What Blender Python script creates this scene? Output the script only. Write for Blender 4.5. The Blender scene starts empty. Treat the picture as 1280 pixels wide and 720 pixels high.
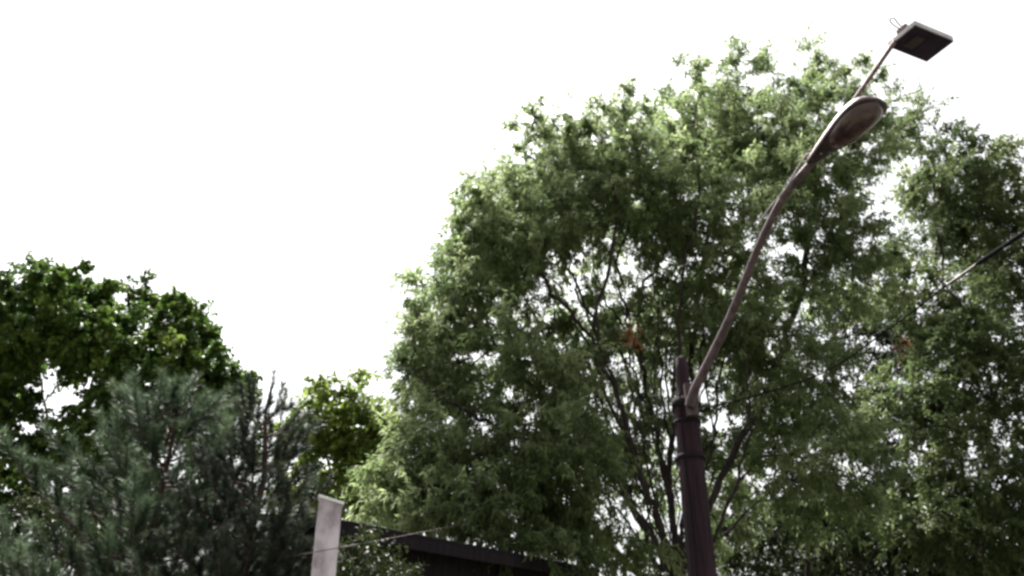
import bpy, bmesh, math, random
import numpy as np
from mathutils import Vector, Matrix

random.seed(7)
RNG = np.random.default_rng(11)
scene = bpy.context.scene
COL = scene.collection

# ------------------------------------------------------------------ camera
PITCH = math.radians(26.0)
FPX = 1000.0                      # focal length in pixels of the 1280 px wide photograph
CAM = np.array([0.0, 0.0, 1.6])
cam_data = bpy.data.cameras.new("camera")
cam_data.sensor_width = 36.0
cam_data.lens = FPX / 1280.0 * 36.0
cam_data.clip_end = 3000.0
cam = bpy.data.objects.new("camera", cam_data)
cam.location = CAM
cam.rotation_euler = (math.pi / 2 + PITCH, 0, 0)
COL.objects.link(cam)
scene.camera = cam

# ------------------------------------------------------------------ world, sun, exposure
SUN_EL, SUN_AZ = math.radians(62), math.radians(-18)   # azimuth from +Y, clockwise; a hazy sun high beyond the trees
world = bpy.data.worlds.new("World")
scene.world = world
world.use_nodes = True
nt = world.node_tree
nt.nodes.clear()
sky = nt.nodes.new("ShaderNodeTexSky")
sky.sky_type = 'NISHITA'
sky.sun_disc = False
sky.sun_elevation = SUN_EL
sky.sun_rotation = SUN_AZ
sky.air_density = 1.0
sky.dust_density = 6.0
hs = nt.nodes.new("ShaderNodeHueSaturation")
hs.inputs["Saturation"].default_value = 0.12           # an even white overcast
bg = nt.nodes.new("ShaderNodeBackground")
bg.inputs["Strength"].default_value = 0.07
wo = nt.nodes.new("ShaderNodeOutputWorld")
nt.links.new(sky.outputs[0], hs.inputs["Color"])
nt.links.new(hs.outputs[0], bg.inputs["Color"])
nt.links.new(bg.outputs[0], wo.inputs["Surface"])

sun_data = bpy.data.lights.new("sun", 'SUN')
sun_data.energy = 5.0
sun_data.angle = math.radians(9)
sun_data.color = (1.0, 0.97, 0.92)
sun = bpy.data.objects.new("sun", sun_data)
sd = Vector((math.sin(SUN_AZ) * math.cos(SUN_EL), math.cos(SUN_AZ) * math.cos(SUN_EL), math.sin(SUN_EL)))
sun.rotation_euler = sd.to_track_quat('Z', 'Y').to_euler()
COL.objects.link(sun)

vs = scene.view_settings
vs.view_transform = 'Standard'
vs.look = 'None'
vs.gamma = 1.0
vs.use_curve_mapping = False
vs.exposure = 2.0
scene.render.engine = 'CYCLES'
scene.cycles.max_bounces = 8
scene.cycles.diffuse_bounces = 3
scene.cycles.transmission_bounces = 4
scene.cycles.filter_width = 2.9        # the photograph is a soft video frame
scene.cycles.use_denoising = True
scene.render.film_transparent = False

# ------------------------------------------------------------------ helpers
CP, SP = math.cos(PITCH), math.sin(PITCH)


def P(px, py, Y):
    """World point seen at photograph pixel (px, py) standing at world depth Y."""
    x, u = (px - 640.0) / FPX, (360.0 - py) / FPX
    d = np.array([x, CP - SP * u, SP + CP * u])
    return CAM + d * (Y / d[1])


def scale_at(px, py, Y):
    u = (360.0 - py) / FPX
    return Y / (CP - SP * u) / FPX      # metres for one pixel


def unit(v):
    v = np.asarray(v, float)
    return v / np.maximum(np.linalg.norm(v, axis=-1, keepdims=True), 1e-9)


def tag(o, label=None, cat=None, group=None, kind=None):
    if label: o["label"] = label
    if cat: o["category"] = cat
    if group: o["group"] = group
    if kind: o["kind"] = kind
    return o


def empty(name, loc):
    o = bpy.data.objects.new(name, None)
    o.location = loc
    COL.objects.link(o)
    return o


def link(name, me, mat, parent=None, kind=None, smooth=False):
    """Link a mesh whose vertices are in world space; keep them there under a parent Empty."""
    me.materials.append(mat)
    if smooth:
        me.polygons.foreach_set("use_smooth", np.ones(len(me.polygons), bool))
    o = bpy.data.objects.new(name, me)
    COL.objects.link(o)
    if parent is not None:
        o.parent = parent
        if parent.type == 'EMPTY':          # mesh parents already sit at the world origin
            o.matrix_parent_inverse = Matrix.Translation(-Vector(parent.location))
    if kind: o["kind"] = kind
    return o


def mesh_np(name, verts, faces, tint=None):
    """verts (n,3), faces (m,k) arrays -> mesh, optional per-face float attribute 'tint'."""
    me = bpy.data.meshes.new(name)
    verts = np.asarray(verts, np.float32)
    faces = np.asarray(faces, np.int32)
    k = faces.shape[1]
    me.vertices.add(len(verts))
    me.vertices.foreach_set("co", verts.ravel())
    me.loops.add(faces.size)
    me.loops.foreach_set("vertex_index", faces.ravel())
    me.polygons.add(len(faces))
    me.polygons.foreach_set("loop_start", np.arange(0, faces.size, k, dtype=np.int32))
    me.update(calc_edges=True)
    if tint is not None:
        a = me.attributes.new("tint", 'FLOAT', 'FACE')
        a.data.foreach_set("value", np.asarray(tint, np.float32))
    return me


def tube_arrays(pts, rad, sides):
    """One tube along a polyline: returns verts, quad faces (ends closed by shrinking the last ring)."""
    pts = np.asarray(pts, float)
    n = len(pts)
    rad = np.broadcast_to(np.asarray(rad, float), (n,))
    tan = unit(np.gradient(pts, axis=0))
    ref = np.array([0.31, 0.27, 0.91]) if abs(tan[0][2]) < 0.9 else np.array([1.0, 0.1, 0.0])
    s = unit(np.cross(tan, ref))
    t = np.cross(s, tan)
    ang = np.linspace(0, 2 * math.pi, sides, endpoint=False)
    ring = s[:, None, :] * np.cos(ang)[None, :, None] + t[:, None, :] * np.sin(ang)[None, :, None]
    v = pts[:, None, :] + ring * rad[:, None, None]
    idx = np.arange(n * sides).reshape(n, sides)
    a, b = idx[:-1], idx[1:]
    f = np.stack([a, np.roll(a, -1, 1), np.roll(b, -1, 1), b], -1).reshape(-1, 4)
    return v.reshape(-1, 3), f


def tubes_mesh(name, chains):
    """chains: list of (pts, radii, sides)."""
    V, F, o = [], [], 0
    for pts, rad, sides in chains:
        v, f = tube_arrays(pts, rad, sides)
        V.append(v); F.append(f + o); o += len(v)
    return mesh_np(name, np.concatenate(V), np.concatenate(F))


def smooth_path(pts, n):
    """Catmull-Rom through the points, n samples per span."""
    pts = np.asarray(pts, float)
    p = np.vstack([2 * pts[0] - pts[1], pts, 2 * pts[-1] - pts[-2]])
    out = []
    for i in range(1, len(p) - 2):
        t = np.linspace(0, 1, n, endpoint=False)[:, None]
        a, b, c, d = p[i - 1], p[i], p[i + 1], p[i + 2]
        out.append(0.5 * (2 * b + (c - a) * t + (2 * a - 5 * b + 4 * c - d) * t ** 2 + (3 * b - a - 3 * c + d) * t ** 3))
    out.append(p[-2][None])
    return np.vstack(out)


def bm_mesh(name, bm):
    me = bpy.data.meshes.new(name)
    bm.normal_update()
    bm.to_mesh(me)
    bm.free()
    return me


def box_bm(bm, c, ax, ay, az, sx, sy, sz, bevel=0.0):
    """Box centred at c with axes ax, ay, az and full sizes."""
    M = Matrix.Identity(4)
    for i, a in enumerate((ax, ay, az)):
        for j in range(3): M[j][i] = a[j]
    for j in range(3): M[j][3] = c[j]
    r = bmesh.ops.create_cube(bm, size=1.0)
    vs_ = r["verts"]
    bmesh.ops.scale(bm, vec=(sx, sy, sz), verts=vs_)
    if bevel:
        es = list({e for v in vs_ for e in v.link_edges})
        rb = bmesh.ops.bevel(bm, geom=es, offset=bevel, segments=2, affect='EDGES', profile=0.6)
        vs_ = list({v for f in rb["faces"] for v in f.verts} | {v for v in vs_ if v.is_valid})
    bmesh.ops.transform(bm, matrix=M, verts=vs_)


# ------------------------------------------------------------------ materials
def base_mat(name):
    m = bpy.data.materials.new(name)
    m.use_nodes = True
    n = m.node_tree
    n.nodes.clear()
    out = n.nodes.new("ShaderNodeOutputMaterial")
    return m, n, out


def ramp(n, stops):
    r = n.nodes.new("ShaderNodeValToRGB")
    e = r.color_ramp.elements
    while len(e) < len(stops): e.new(0.5)
    for el, (p, c) in zip(e, stops):
        el.position = p
        el.color = (*c, 1)
    return r


def leaf_mat(name, dark, mid, light, trans=0.45, rough=0.45):
    m, n, out = base_mat(name)
    at = n.nodes.new("ShaderNodeAttribute"); at.attribute_name = "tint"
    r = ramp(n, [(0.0, dark), (0.55, mid), (1.0, light)])
    n.links.new(at.outputs["Fac"], r.inputs["Fac"])
    p = n.nodes.new("ShaderNodeBsdfPrincipled")
    p.inputs["Roughness"].default_value = rough
    p.inputs["Specular IOR Level"].default_value = 0.2
    n.links.new(r.outputs["Color"], p.inputs["Base Color"])
    tr = n.nodes.new("ShaderNodeBsdfTranslucent")
    hs_ = n.nodes.new("ShaderNodeHueSaturation")
    hs_.inputs["Saturation"].default_value = 1.0
    hs_.inputs["Value"].default_value = 1.25
    n.links.new(r.outputs["Color"], hs_.inputs["Color"])
    n.links.new(hs_.outputs["Color"], tr.inputs["Color"])
    mx = n.nodes.new("ShaderNodeMixShader")
    mx.inputs["Fac"].default_value = trans
    n.links.new(p.outputs[0], mx.inputs[1])
    n.links.new(tr.outputs[0], mx.inputs[2])
    n.links.new(mx.outputs[0], out.inputs["Surface"])
    return m


def noise_mat(name, c0, c1, scale=8.0, stretch=(1, 1, 1), rough=0.85, bump=0.4, metallic=0.0, detail=6.0, lo=0.35, hi=0.7, spec=0.3, bdist=0.02):
    m, n, out = base_mat(name)
    tc = n.nodes.new("ShaderNodeNewGeometry")
    mp = n.nodes.new("ShaderNodeMapping")
    mp.inputs["Scale"].default_value = stretch
    n.links.new(tc.outputs["Position"], mp.inputs["Vector"])
    nz = n.nodes.new("ShaderNodeTexNoise")
    nz.inputs["Scale"].default_value = scale
    nz.inputs["Detail"].default_value = detail
    nz.inputs["Roughness"].default_value = 0.65
    n.links.new(mp.outputs[0], nz.inputs["Vector"])
    r = ramp(n, [(lo, c0), (hi, c1)])
    n.links.new(nz.outputs["Fac"], r.inputs["Fac"])
    p = n.nodes.new("ShaderNodeBsdfPrincipled")
    p.inputs["Roughness"].default_value = rough
    p.inputs["Metallic"].default_value = metallic
    p.inputs["Specular IOR Level"].default_value = spec
    n.links.new(r.outputs["Color"], p.inputs["Base Color"])
    if bump:
        b = n.nodes.new("ShaderNodeBump")
        b.inputs["Strength"].default_value = bump
        b.inputs["Distance"].default_value = bdist
        n.links.new(nz.outputs["Fac"], b.inputs["Height"])
        n.links.new(b.outputs[0], p.inputs["Normal"])
    n.links.new(p.outputs[0], out.inputs["Surface"])
    return m


M = {}
M["leaf_main"] = leaf_mat("leaf_main", (0.080, 0.117, 0.042), (0.156, 0.205, 0.088), (0.255, 0.301, 0.152), 0.58)
M["leaf_right"] = leaf_mat("leaf_right", (0.049, 0.077, 0.028), (0.093, 0.129, 0.047), (0.153, 0.181, 0.078), 0.42)
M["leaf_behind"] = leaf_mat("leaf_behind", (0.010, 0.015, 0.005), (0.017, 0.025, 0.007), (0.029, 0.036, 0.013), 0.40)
M["leaf_left"] = leaf_mat("leaf_left", (0.034, 0.070, 0.014), (0.070, 0.122, 0.024), (0.135, 0.192, 0.035), 0.28)
M["leaf_small"] = leaf_mat("leaf_small", (0.068, 0.112, 0.017), (0.120, 0.166, 0.030), (0.197, 0.243, 0.053), 0.50)
M["leaf_shrub"] = leaf_mat("leaf_shrub", (0.040, 0.062, 0.020), (0.075, 0.102, 0.035), (0.120, 0.150, 0.055), 0.42)
M["needle"] = leaf_mat("needle", (0.014, 0.025, 0.014), (0.044, 0.070, 0.037), (0.135, 0.182, 0.105), 0.18, 0.5)
M["needle_dark"] = leaf_mat("needle_dark", (0.012, 0.017, 0.011), (0.031, 0.043, 0.029), (0.084, 0.098, 0.066), 0.18, 0.5)
M["dead_leaf"] = leaf_mat("dead_leaf", (0.151, 0.061, 0.030), (0.290, 0.134, 0.069), (0.428, 0.229, 0.125), 0.4)
M["bark"] = noise_mat("bark", (0.022, 0.016, 0.018), (0.070, 0.052, 0.054), 9, (1, 1, 0.25), 0.92, 0.8)
M["bark_pine"] = noise_mat("bark_pine", (0.035, 0.022, 0.020), (0.110, 0.070, 0.060), 12, (1, 1, 0.4), 0.92, 0.8)
M["pole_wood"] = noise_mat("pole_wood", (0.008, 0.0035, 0.006), (0.036, 0.016, 0.024), 22, (1, 1, 0.06), 0.9, 0.9, lo=0.36, hi=0.66)
M["iron_band"] = noise_mat("iron_band", (0.008, 0.006, 0.008), (0.022, 0.017, 0.02), 30, rough=0.85, bump=0.2, spec=0.1)
M["arm_steel"] = noise_mat("arm_steel", (0.042, 0.027, 0.032), (0.125, 0.086, 0.094), 14, (1, 1, 0.5), 0.55, 0.15, 0.25)
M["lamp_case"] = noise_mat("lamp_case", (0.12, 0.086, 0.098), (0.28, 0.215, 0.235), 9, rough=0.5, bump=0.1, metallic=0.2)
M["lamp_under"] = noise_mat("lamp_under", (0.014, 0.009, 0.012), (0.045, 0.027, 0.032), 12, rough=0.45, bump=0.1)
M["lamp_lens"] = noise_mat("lamp_lens", (0.026, 0.013, 0.016), (0.085, 0.046, 0.046), 9, rough=0.14, bump=0.05, spec=0.6)
M["panel_case"] = noise_mat("panel_case", (0.36, 0.33, 0.34), (0.60, 0.57, 0.58), 20, rough=0.5, bump=0.1)
M["panel_face"] = noise_mat("panel_face", (0.009, 0.005, 0.013), (0.030, 0.018, 0.034), 7, rough=0.5, bump=0.05, spec=0.12)
M["rod"] = noise_mat("rod", (0.10, 0.062, 0.068), (0.22, 0.15, 0.15), 18, rough=0.6, bump=0.1, metallic=0.2)
M["wire_pale"] = noise_mat("wire_pale", (0.30, 0.26, 0.25), (0.50, 0.45, 0.43), 30, rough=0.6, bump=0.0)
M["cable"] = noise_mat("cable", (0.004, 0.0035, 0.005), (0.010, 0.009, 0.012), 30, rough=1.0, bump=0.0, spec=0.0)
M["sleeve"] = noise_mat("sleeve", (0.008, 0.007, 0.009), (0.016, 0.015, 0.018), 30, rough=1.0, bump=0.0, spec=0.05)
M["concrete"] = noise_mat("concrete", (0.30, 0.25, 0.29), (0.66, 0.59, 0.64), 5, (1, 1, 0.55), 0.9, 0.5, lo=0.34, hi=0.62)
M["concrete_cap"] = noise_mat("concrete_cap", (0.70, 0.68, 0.68), (0.82, 0.80, 0.80), 10, rough=0.9, bump=0.2)
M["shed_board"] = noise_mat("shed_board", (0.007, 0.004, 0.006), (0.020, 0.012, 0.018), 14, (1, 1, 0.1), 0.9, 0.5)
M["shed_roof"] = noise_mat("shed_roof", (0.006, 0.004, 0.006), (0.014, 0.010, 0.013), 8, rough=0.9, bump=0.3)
M["ground"] = noise_mat("ground", (0.045, 0.050, 0.028), (0.10, 0.095, 0.065), 0.8, rough=0.95, bump=0.4)
M["road"] = noise_mat("road", (0.040, 0.039, 0.040), (0.062, 0.060, 0.060), 3.0, rough=0.9, bump=0.3)

# ------------------------------------------------------------------ ground (below the frame, but it is there)
g = mesh_np("ground", [(-900, -900, 0), (900, -900, 0), (900, 900, 0), (-900, 900, 0)], [(0, 1, 2, 3)])
tag(link("ground", g, M["ground"]), kind="structure")
g = mesh_np("road", [(-900, -4.5, 0.004), (900, -4.5, 0.004), (900, 3.2, 0.004), (-900, 3.2, 0.004)], [(0, 1, 2, 3)])
tag(link("road", g, M["road"]), kind="structure")


# ------------------------------------------------------------------ broadleaf trees
class Skeleton:
    def __init__(self, base):
        self.pos = [np.asarray(base, float)]
        self.par = [-1]
        self.owner = [0]                     # 0 trunk, 1.. limbs, -1 branches

    def add_path(self, pts, start, owner):
        prev = start
        ids = []
        for q in pts:
            self.pos.append(np.asarray(q, float)); self.par.append(prev); self.owner.append(owner)
            prev = len(self.pos) - 1
            ids.append(prev)
        return ids

    def nearest(self, q, k=None):
        A = np.asarray(self.pos)
        return int(np.argmin(np.linalg.norm(A - q, axis=1)))

    def radii(self, tip, expo, cap):
        n = len(self.pos)
        acc = np.zeros(n)
        kids = np.zeros(n, int)
        for i in range(1, n): kids[self.par[i]] += 1
        for i in range(n - 1, -1, -1):
            if kids[i] == 0: acc[i] = tip ** expo
            if i: acc[self.par[i]] += acc[i]
        return np.minimum(acc ** (1 / expo), cap)


def sample_clumps(blobs, voids, mind, rng, dens=1.0, lump=0.8):
    """Clump centres filling the blobs (pixel, pixel, depth, half width px, half height px, half depth m, count, shell)."""
    out, home = [], []
    ph = rng.random(3) * 6.28
    V = [(P(x, y, Y), r * scale_at(x, y, Y), dz, pr) for x, y, Y, r, dz, pr in voids]
    for (px, py, Y, rx, ry, rz, n, shell) in blobs:
        n = int(n * dens)
        c = P(px, py, Y)
        s = scale_at(px, py, Y)
        el = math.atan2(c[2] - CAM[2], c[1])
        R = np.array([rx * s, rz, ry * s / max(0.6, math.cos(el))])
        got = tries = 0
        while got < n and tries < n * 14:
            tries += 1
            d = unit(rng.normal(size=3))
            r = rng.random() ** shell
            q = c + d * R * r
            if q[2] < 0.6: continue
            # boughs: leaf masses gather in uneven lumps with thinner air between
            b = math.sin(1.7 * q[0] + 0.9 * q[2] + ph[0]) + math.sin(1.5 * q[1] - 1.1 * q[0] + ph[1]) + math.sin(2.3 * q[2] + 0.7 * q[1] + ph[2])
            if b < -0.3 and rng.random() < lump: continue
            bad = False
            for vc, vr, vd, pr in V:
                e = q - vc
                # a void is a passage through the crown that runs along the depth axis
                k = e[1] / max(vc[1], 1)
                if (e[0] - vc[0] * k) ** 2 + (e[2] - (vc[2] - 1.6) * k) ** 2 < vr * vr and abs(e[1]) < vd and rng.random() < pr:
                    bad = True; break
            if bad: continue
            if out and np.min(np.linalg.norm(np.asarray(out) - q, axis=1)) < mind: continue
            out.append(q); home.append(c); got += 1
    return np.asarray(out), np.asarray(home)


def leaf_arrays(pos, axis, nrm, L, W, fold=0.22):
    s = unit(np.cross(axis, nrm))
    n = np.cross(s, axis)
    L = L[:, None]; W = W[:, None]
    base = pos
    mid = pos + axis * L * 0.45
    a = mid + s * W * 0.5 + n * W * fold
    b = mid - s * W * 0.5 + n * W * fold
    tip = pos + axis * L - n * L * 0.08
    v = np.stack([base, a, tip, b], 1).reshape(-1, 3)
    k = np.arange(len(pos)) * 4
    f = np.stack([np.stack([k, k + 1, k + 2], 1), np.stack([k, k + 2, k + 3], 1)], 1).reshape(-1, 3)
    return v, f


def make_twigs(clumps, dirs, centre, rng, per, length, droop, spread, up=0.12):
    """Twigs leaving each clump centre: start, direction, length arrays."""
    n = len(clumps)
    out = unit(clumps - centre)
    d = unit(out[:, None, :] * 0.55 + dirs[:, None, :] * 0.45 + rng.normal(size=(n, per, 3)) * spread + np.array([0, 0, up]))
    start = clumps[:, None, :] + rng.normal(size=(n, per, 3)) * 0.07
    Ln = length * rng.uniform(0.5, 1.25, (n, per)) * rng.uniform(0.65, 1.45, (n, 1))
    dr = droop * rng.uniform(0.5, 1.5, (n, per))
    return start.reshape(-1, 3), d.reshape(-1, 3), Ln.ravel(), dr.ravel()


def twig_points(S, D, L, dr, t):
    t = np.asarray(t)
    p = S[:, None, :] + D[:, None, :] * (L[:, None] * t)[..., None]
    p[..., 2] -= (dr[:, None] * L[:, None]) * t ** 2
    tan = D[:, None, :] * L[:, None, None] + np.zeros_like(p)
    tan[..., 2] -= 2 * dr[:, None] * L[:, None] * t
    return p, unit(tan)


def broadleaf(name, label, trunk, limbs, blobs, voids=(), mat="leaf_main", mind=0.3, per=8, leaves=34, twig=0.62,
              droop=0.5, spread=0.55, leaf=(0.10, 0.030), hang=0.55, tip=0.006, expo=2.25, cap=0.30, seed=1, group=None, bark="bark", dens=1.0, up=0.12):
    rng = np.random.default_rng(seed)
    tr = smooth_path([P(*q) if len(q) == 3 and not isinstance(q, np.ndarray) else q for q in trunk], 5)
    base = tr[0]
    root = empty(name, base)
    tag(root, label, "tree", group)
    sk = Skeleton(base)
    trunk_ids = sk.add_path(tr[1:], 0, 0)
    limb_ids = []
    for li, lm in enumerate(limbs):
        pts = smooth_path([P(*q) for q in lm], 6)
        pts = pts + rng.normal(size=pts.shape) * 0.035 * (np.arange(len(pts)) > 0)[:, None]
        st = sk.nearest(pts[0])
        limb_ids.append([st] + sk.add_path(pts, st, li + 1))
    clumps, home = sample_clumps(blobs, voids, mind, rng, dens)
    A = np.asarray(sk.pos)
    order = np.argsort([np.min(np.linalg.norm(A - q, axis=1)) for q in clumps])
    clumps, home = clumps[order], home[order]
    dirs = np.zeros_like(clumps)
    chains = []
    kidcount = {}
    for ci, q in enumerate(clumps):
        A = np.asarray(sk.pos)
        dist = np.linalg.norm(A - q, axis=1)
        # prefer joints lower than the clump, away from the very tips
        cost = dist + np.maximum(0, A[:, 2] - q[2]) * 0.7
        cost[:max(2, len(trunk_ids) // 2)] += 2.0
        st = int(np.argmin(cost))
        a = A[st]
        pa = sk.par[st]
        pd = unit(a - A[pa]) if pa >= 0 else np.array([0, 0, 1.0])
        ln = np.linalg.norm(q - a)
        n = max(2, int(ln / 0.28))
        ctrl = a + pd * ln * 0.35 + np.array([0, 0, 0.12]) * ln + rng.normal(size=3) * ln * 0.08
        t = np.linspace(0, 1, n + 1)[1:, None]
        pts = (1 - t) ** 2 * a + 2 * t * (1 - t) * ctrl + t ** 2 * q
        pts[:-1] += rng.normal(size=pts[:-1].shape) * 0.02
        ids = sk.add_path(pts, st, -1)
        chains.append([st] + ids)
        dirs[ci] = unit(q - (pts[-2] if n > 1 else a))
    rad = sk.radii(tip, expo, cap)
    A = np.asarray(sk.pos)

    def chain_tube(ids, sides):
        r = rad[ids].copy()
        r[0] = min(r[0], r[1] * 1.25)
        return (A[ids], r, sides)

    tids = [0] + trunk_ids
    me = tubes_mesh("trunk", [(A[tids], np.maximum(rad[tids], rad[tids][-1]) * np.linspace(1.15, 1.0, len(tids)), 12)])
    link("trunk", me, M[bark], root, smooth=True)
    for ids in limb_ids:
        link("limb", tubes_mesh("limb", [chain_tube(ids, 8)]), M[bark], root, smooth=True)
    S, D, Ln, dr = make_twigs(clumps, dirs, home, rng, per, twig, droop, spread, up)
    tp, _ = twig_points(S, D, Ln, dr, np.broadcast_to(np.linspace(0, 1, 4), (len(S), 4)))
    tw = [(tp[i], np.array([1, .8, .6, .3]) * tip * 0.75, 3) for i in range(len(S))]
    link("branches", tubes_mesh("branches", [chain_tube(ids, 5) for ids in chains] + tw), M[bark], root, kind="stuff")
    # leaves
    N = len(S)
    t = rng.uniform(0.05, 1.05, (N, leaves))
    p, tan = twig_points(S, D, Ln, dr, t)
    p = p.reshape(-1, 3) + rng.normal(size=(N * leaves, 3)) * 0.028
    tan = tan.reshape(-1, 3)
    k = len(p)
    ax = unit(tan * 0.55 + rng.normal(size=(k, 3)) * 0.55 + np.array([0, 0, -hang]))
    nr = unit(rng.normal(size=(k, 3)) * 0.55 + np.array([0, 0, 0.9]))
    csize = np.repeat(rng.uniform(0.75, 1.3, len(clumps)), per * leaves)
    Lf = leaf[0] * csize * rng.uniform(0.6, 1.25, k)
    Wf = leaf[1] * csize * rng.uniform(0.7, 1.3, k)
    v, f = leaf_arrays(p, ax, nr, Lf, Wf)
    clump_t = np.repeat(rng.normal(0.5, 0.22, len(clumps)), per * leaves)
    twig_t = np.repeat(rng.normal(0.0, 0.10, N), leaves)
    tint = np.clip(clump_t + twig_t + rng.normal(0, 0.14, k), 0, 1)
    link("crown", mesh_np("crown", v, f, np.repeat(tint, 2)), M[mat], root, kind="stuff")
    print(name, "clumps", len(clumps), "leaves", k)
    return root


def dead_bunch(root, px, py, Y, r, n, seed):
    rng = np.random.default_rng(seed)
    c = P(px, py, Y)
    p = c + rng.normal(size=(n, 3)) * np.array([0.45, 0.45, 1.0]) * r
    ax = unit(rng.normal(size=(n, 3)) * 0.5 + np.array([0, 0, -1.0]))
    nr = unit(rng.normal(size=(n, 3)))
    v, f = leaf_arrays(p, ax, nr, rng.uniform(0.07, 0.13, n), rng.uniform(0.03, 0.05, n))
    o = link("dead_leaves", mesh_np("dead_leaves", v, f, np.repeat(rng.random(n), 2)), M["dead_leaf"], root, kind="stuff")
    o["label"] = "bunch of dried orange brown leaves"
    return o


def gnd(px, Y):
    """Ground point under the pixel column px (measured at mid frame) at depth Y."""
    q = P(px, 700, Y)
    return np.array([q[0], q[1], 0.0])


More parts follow.
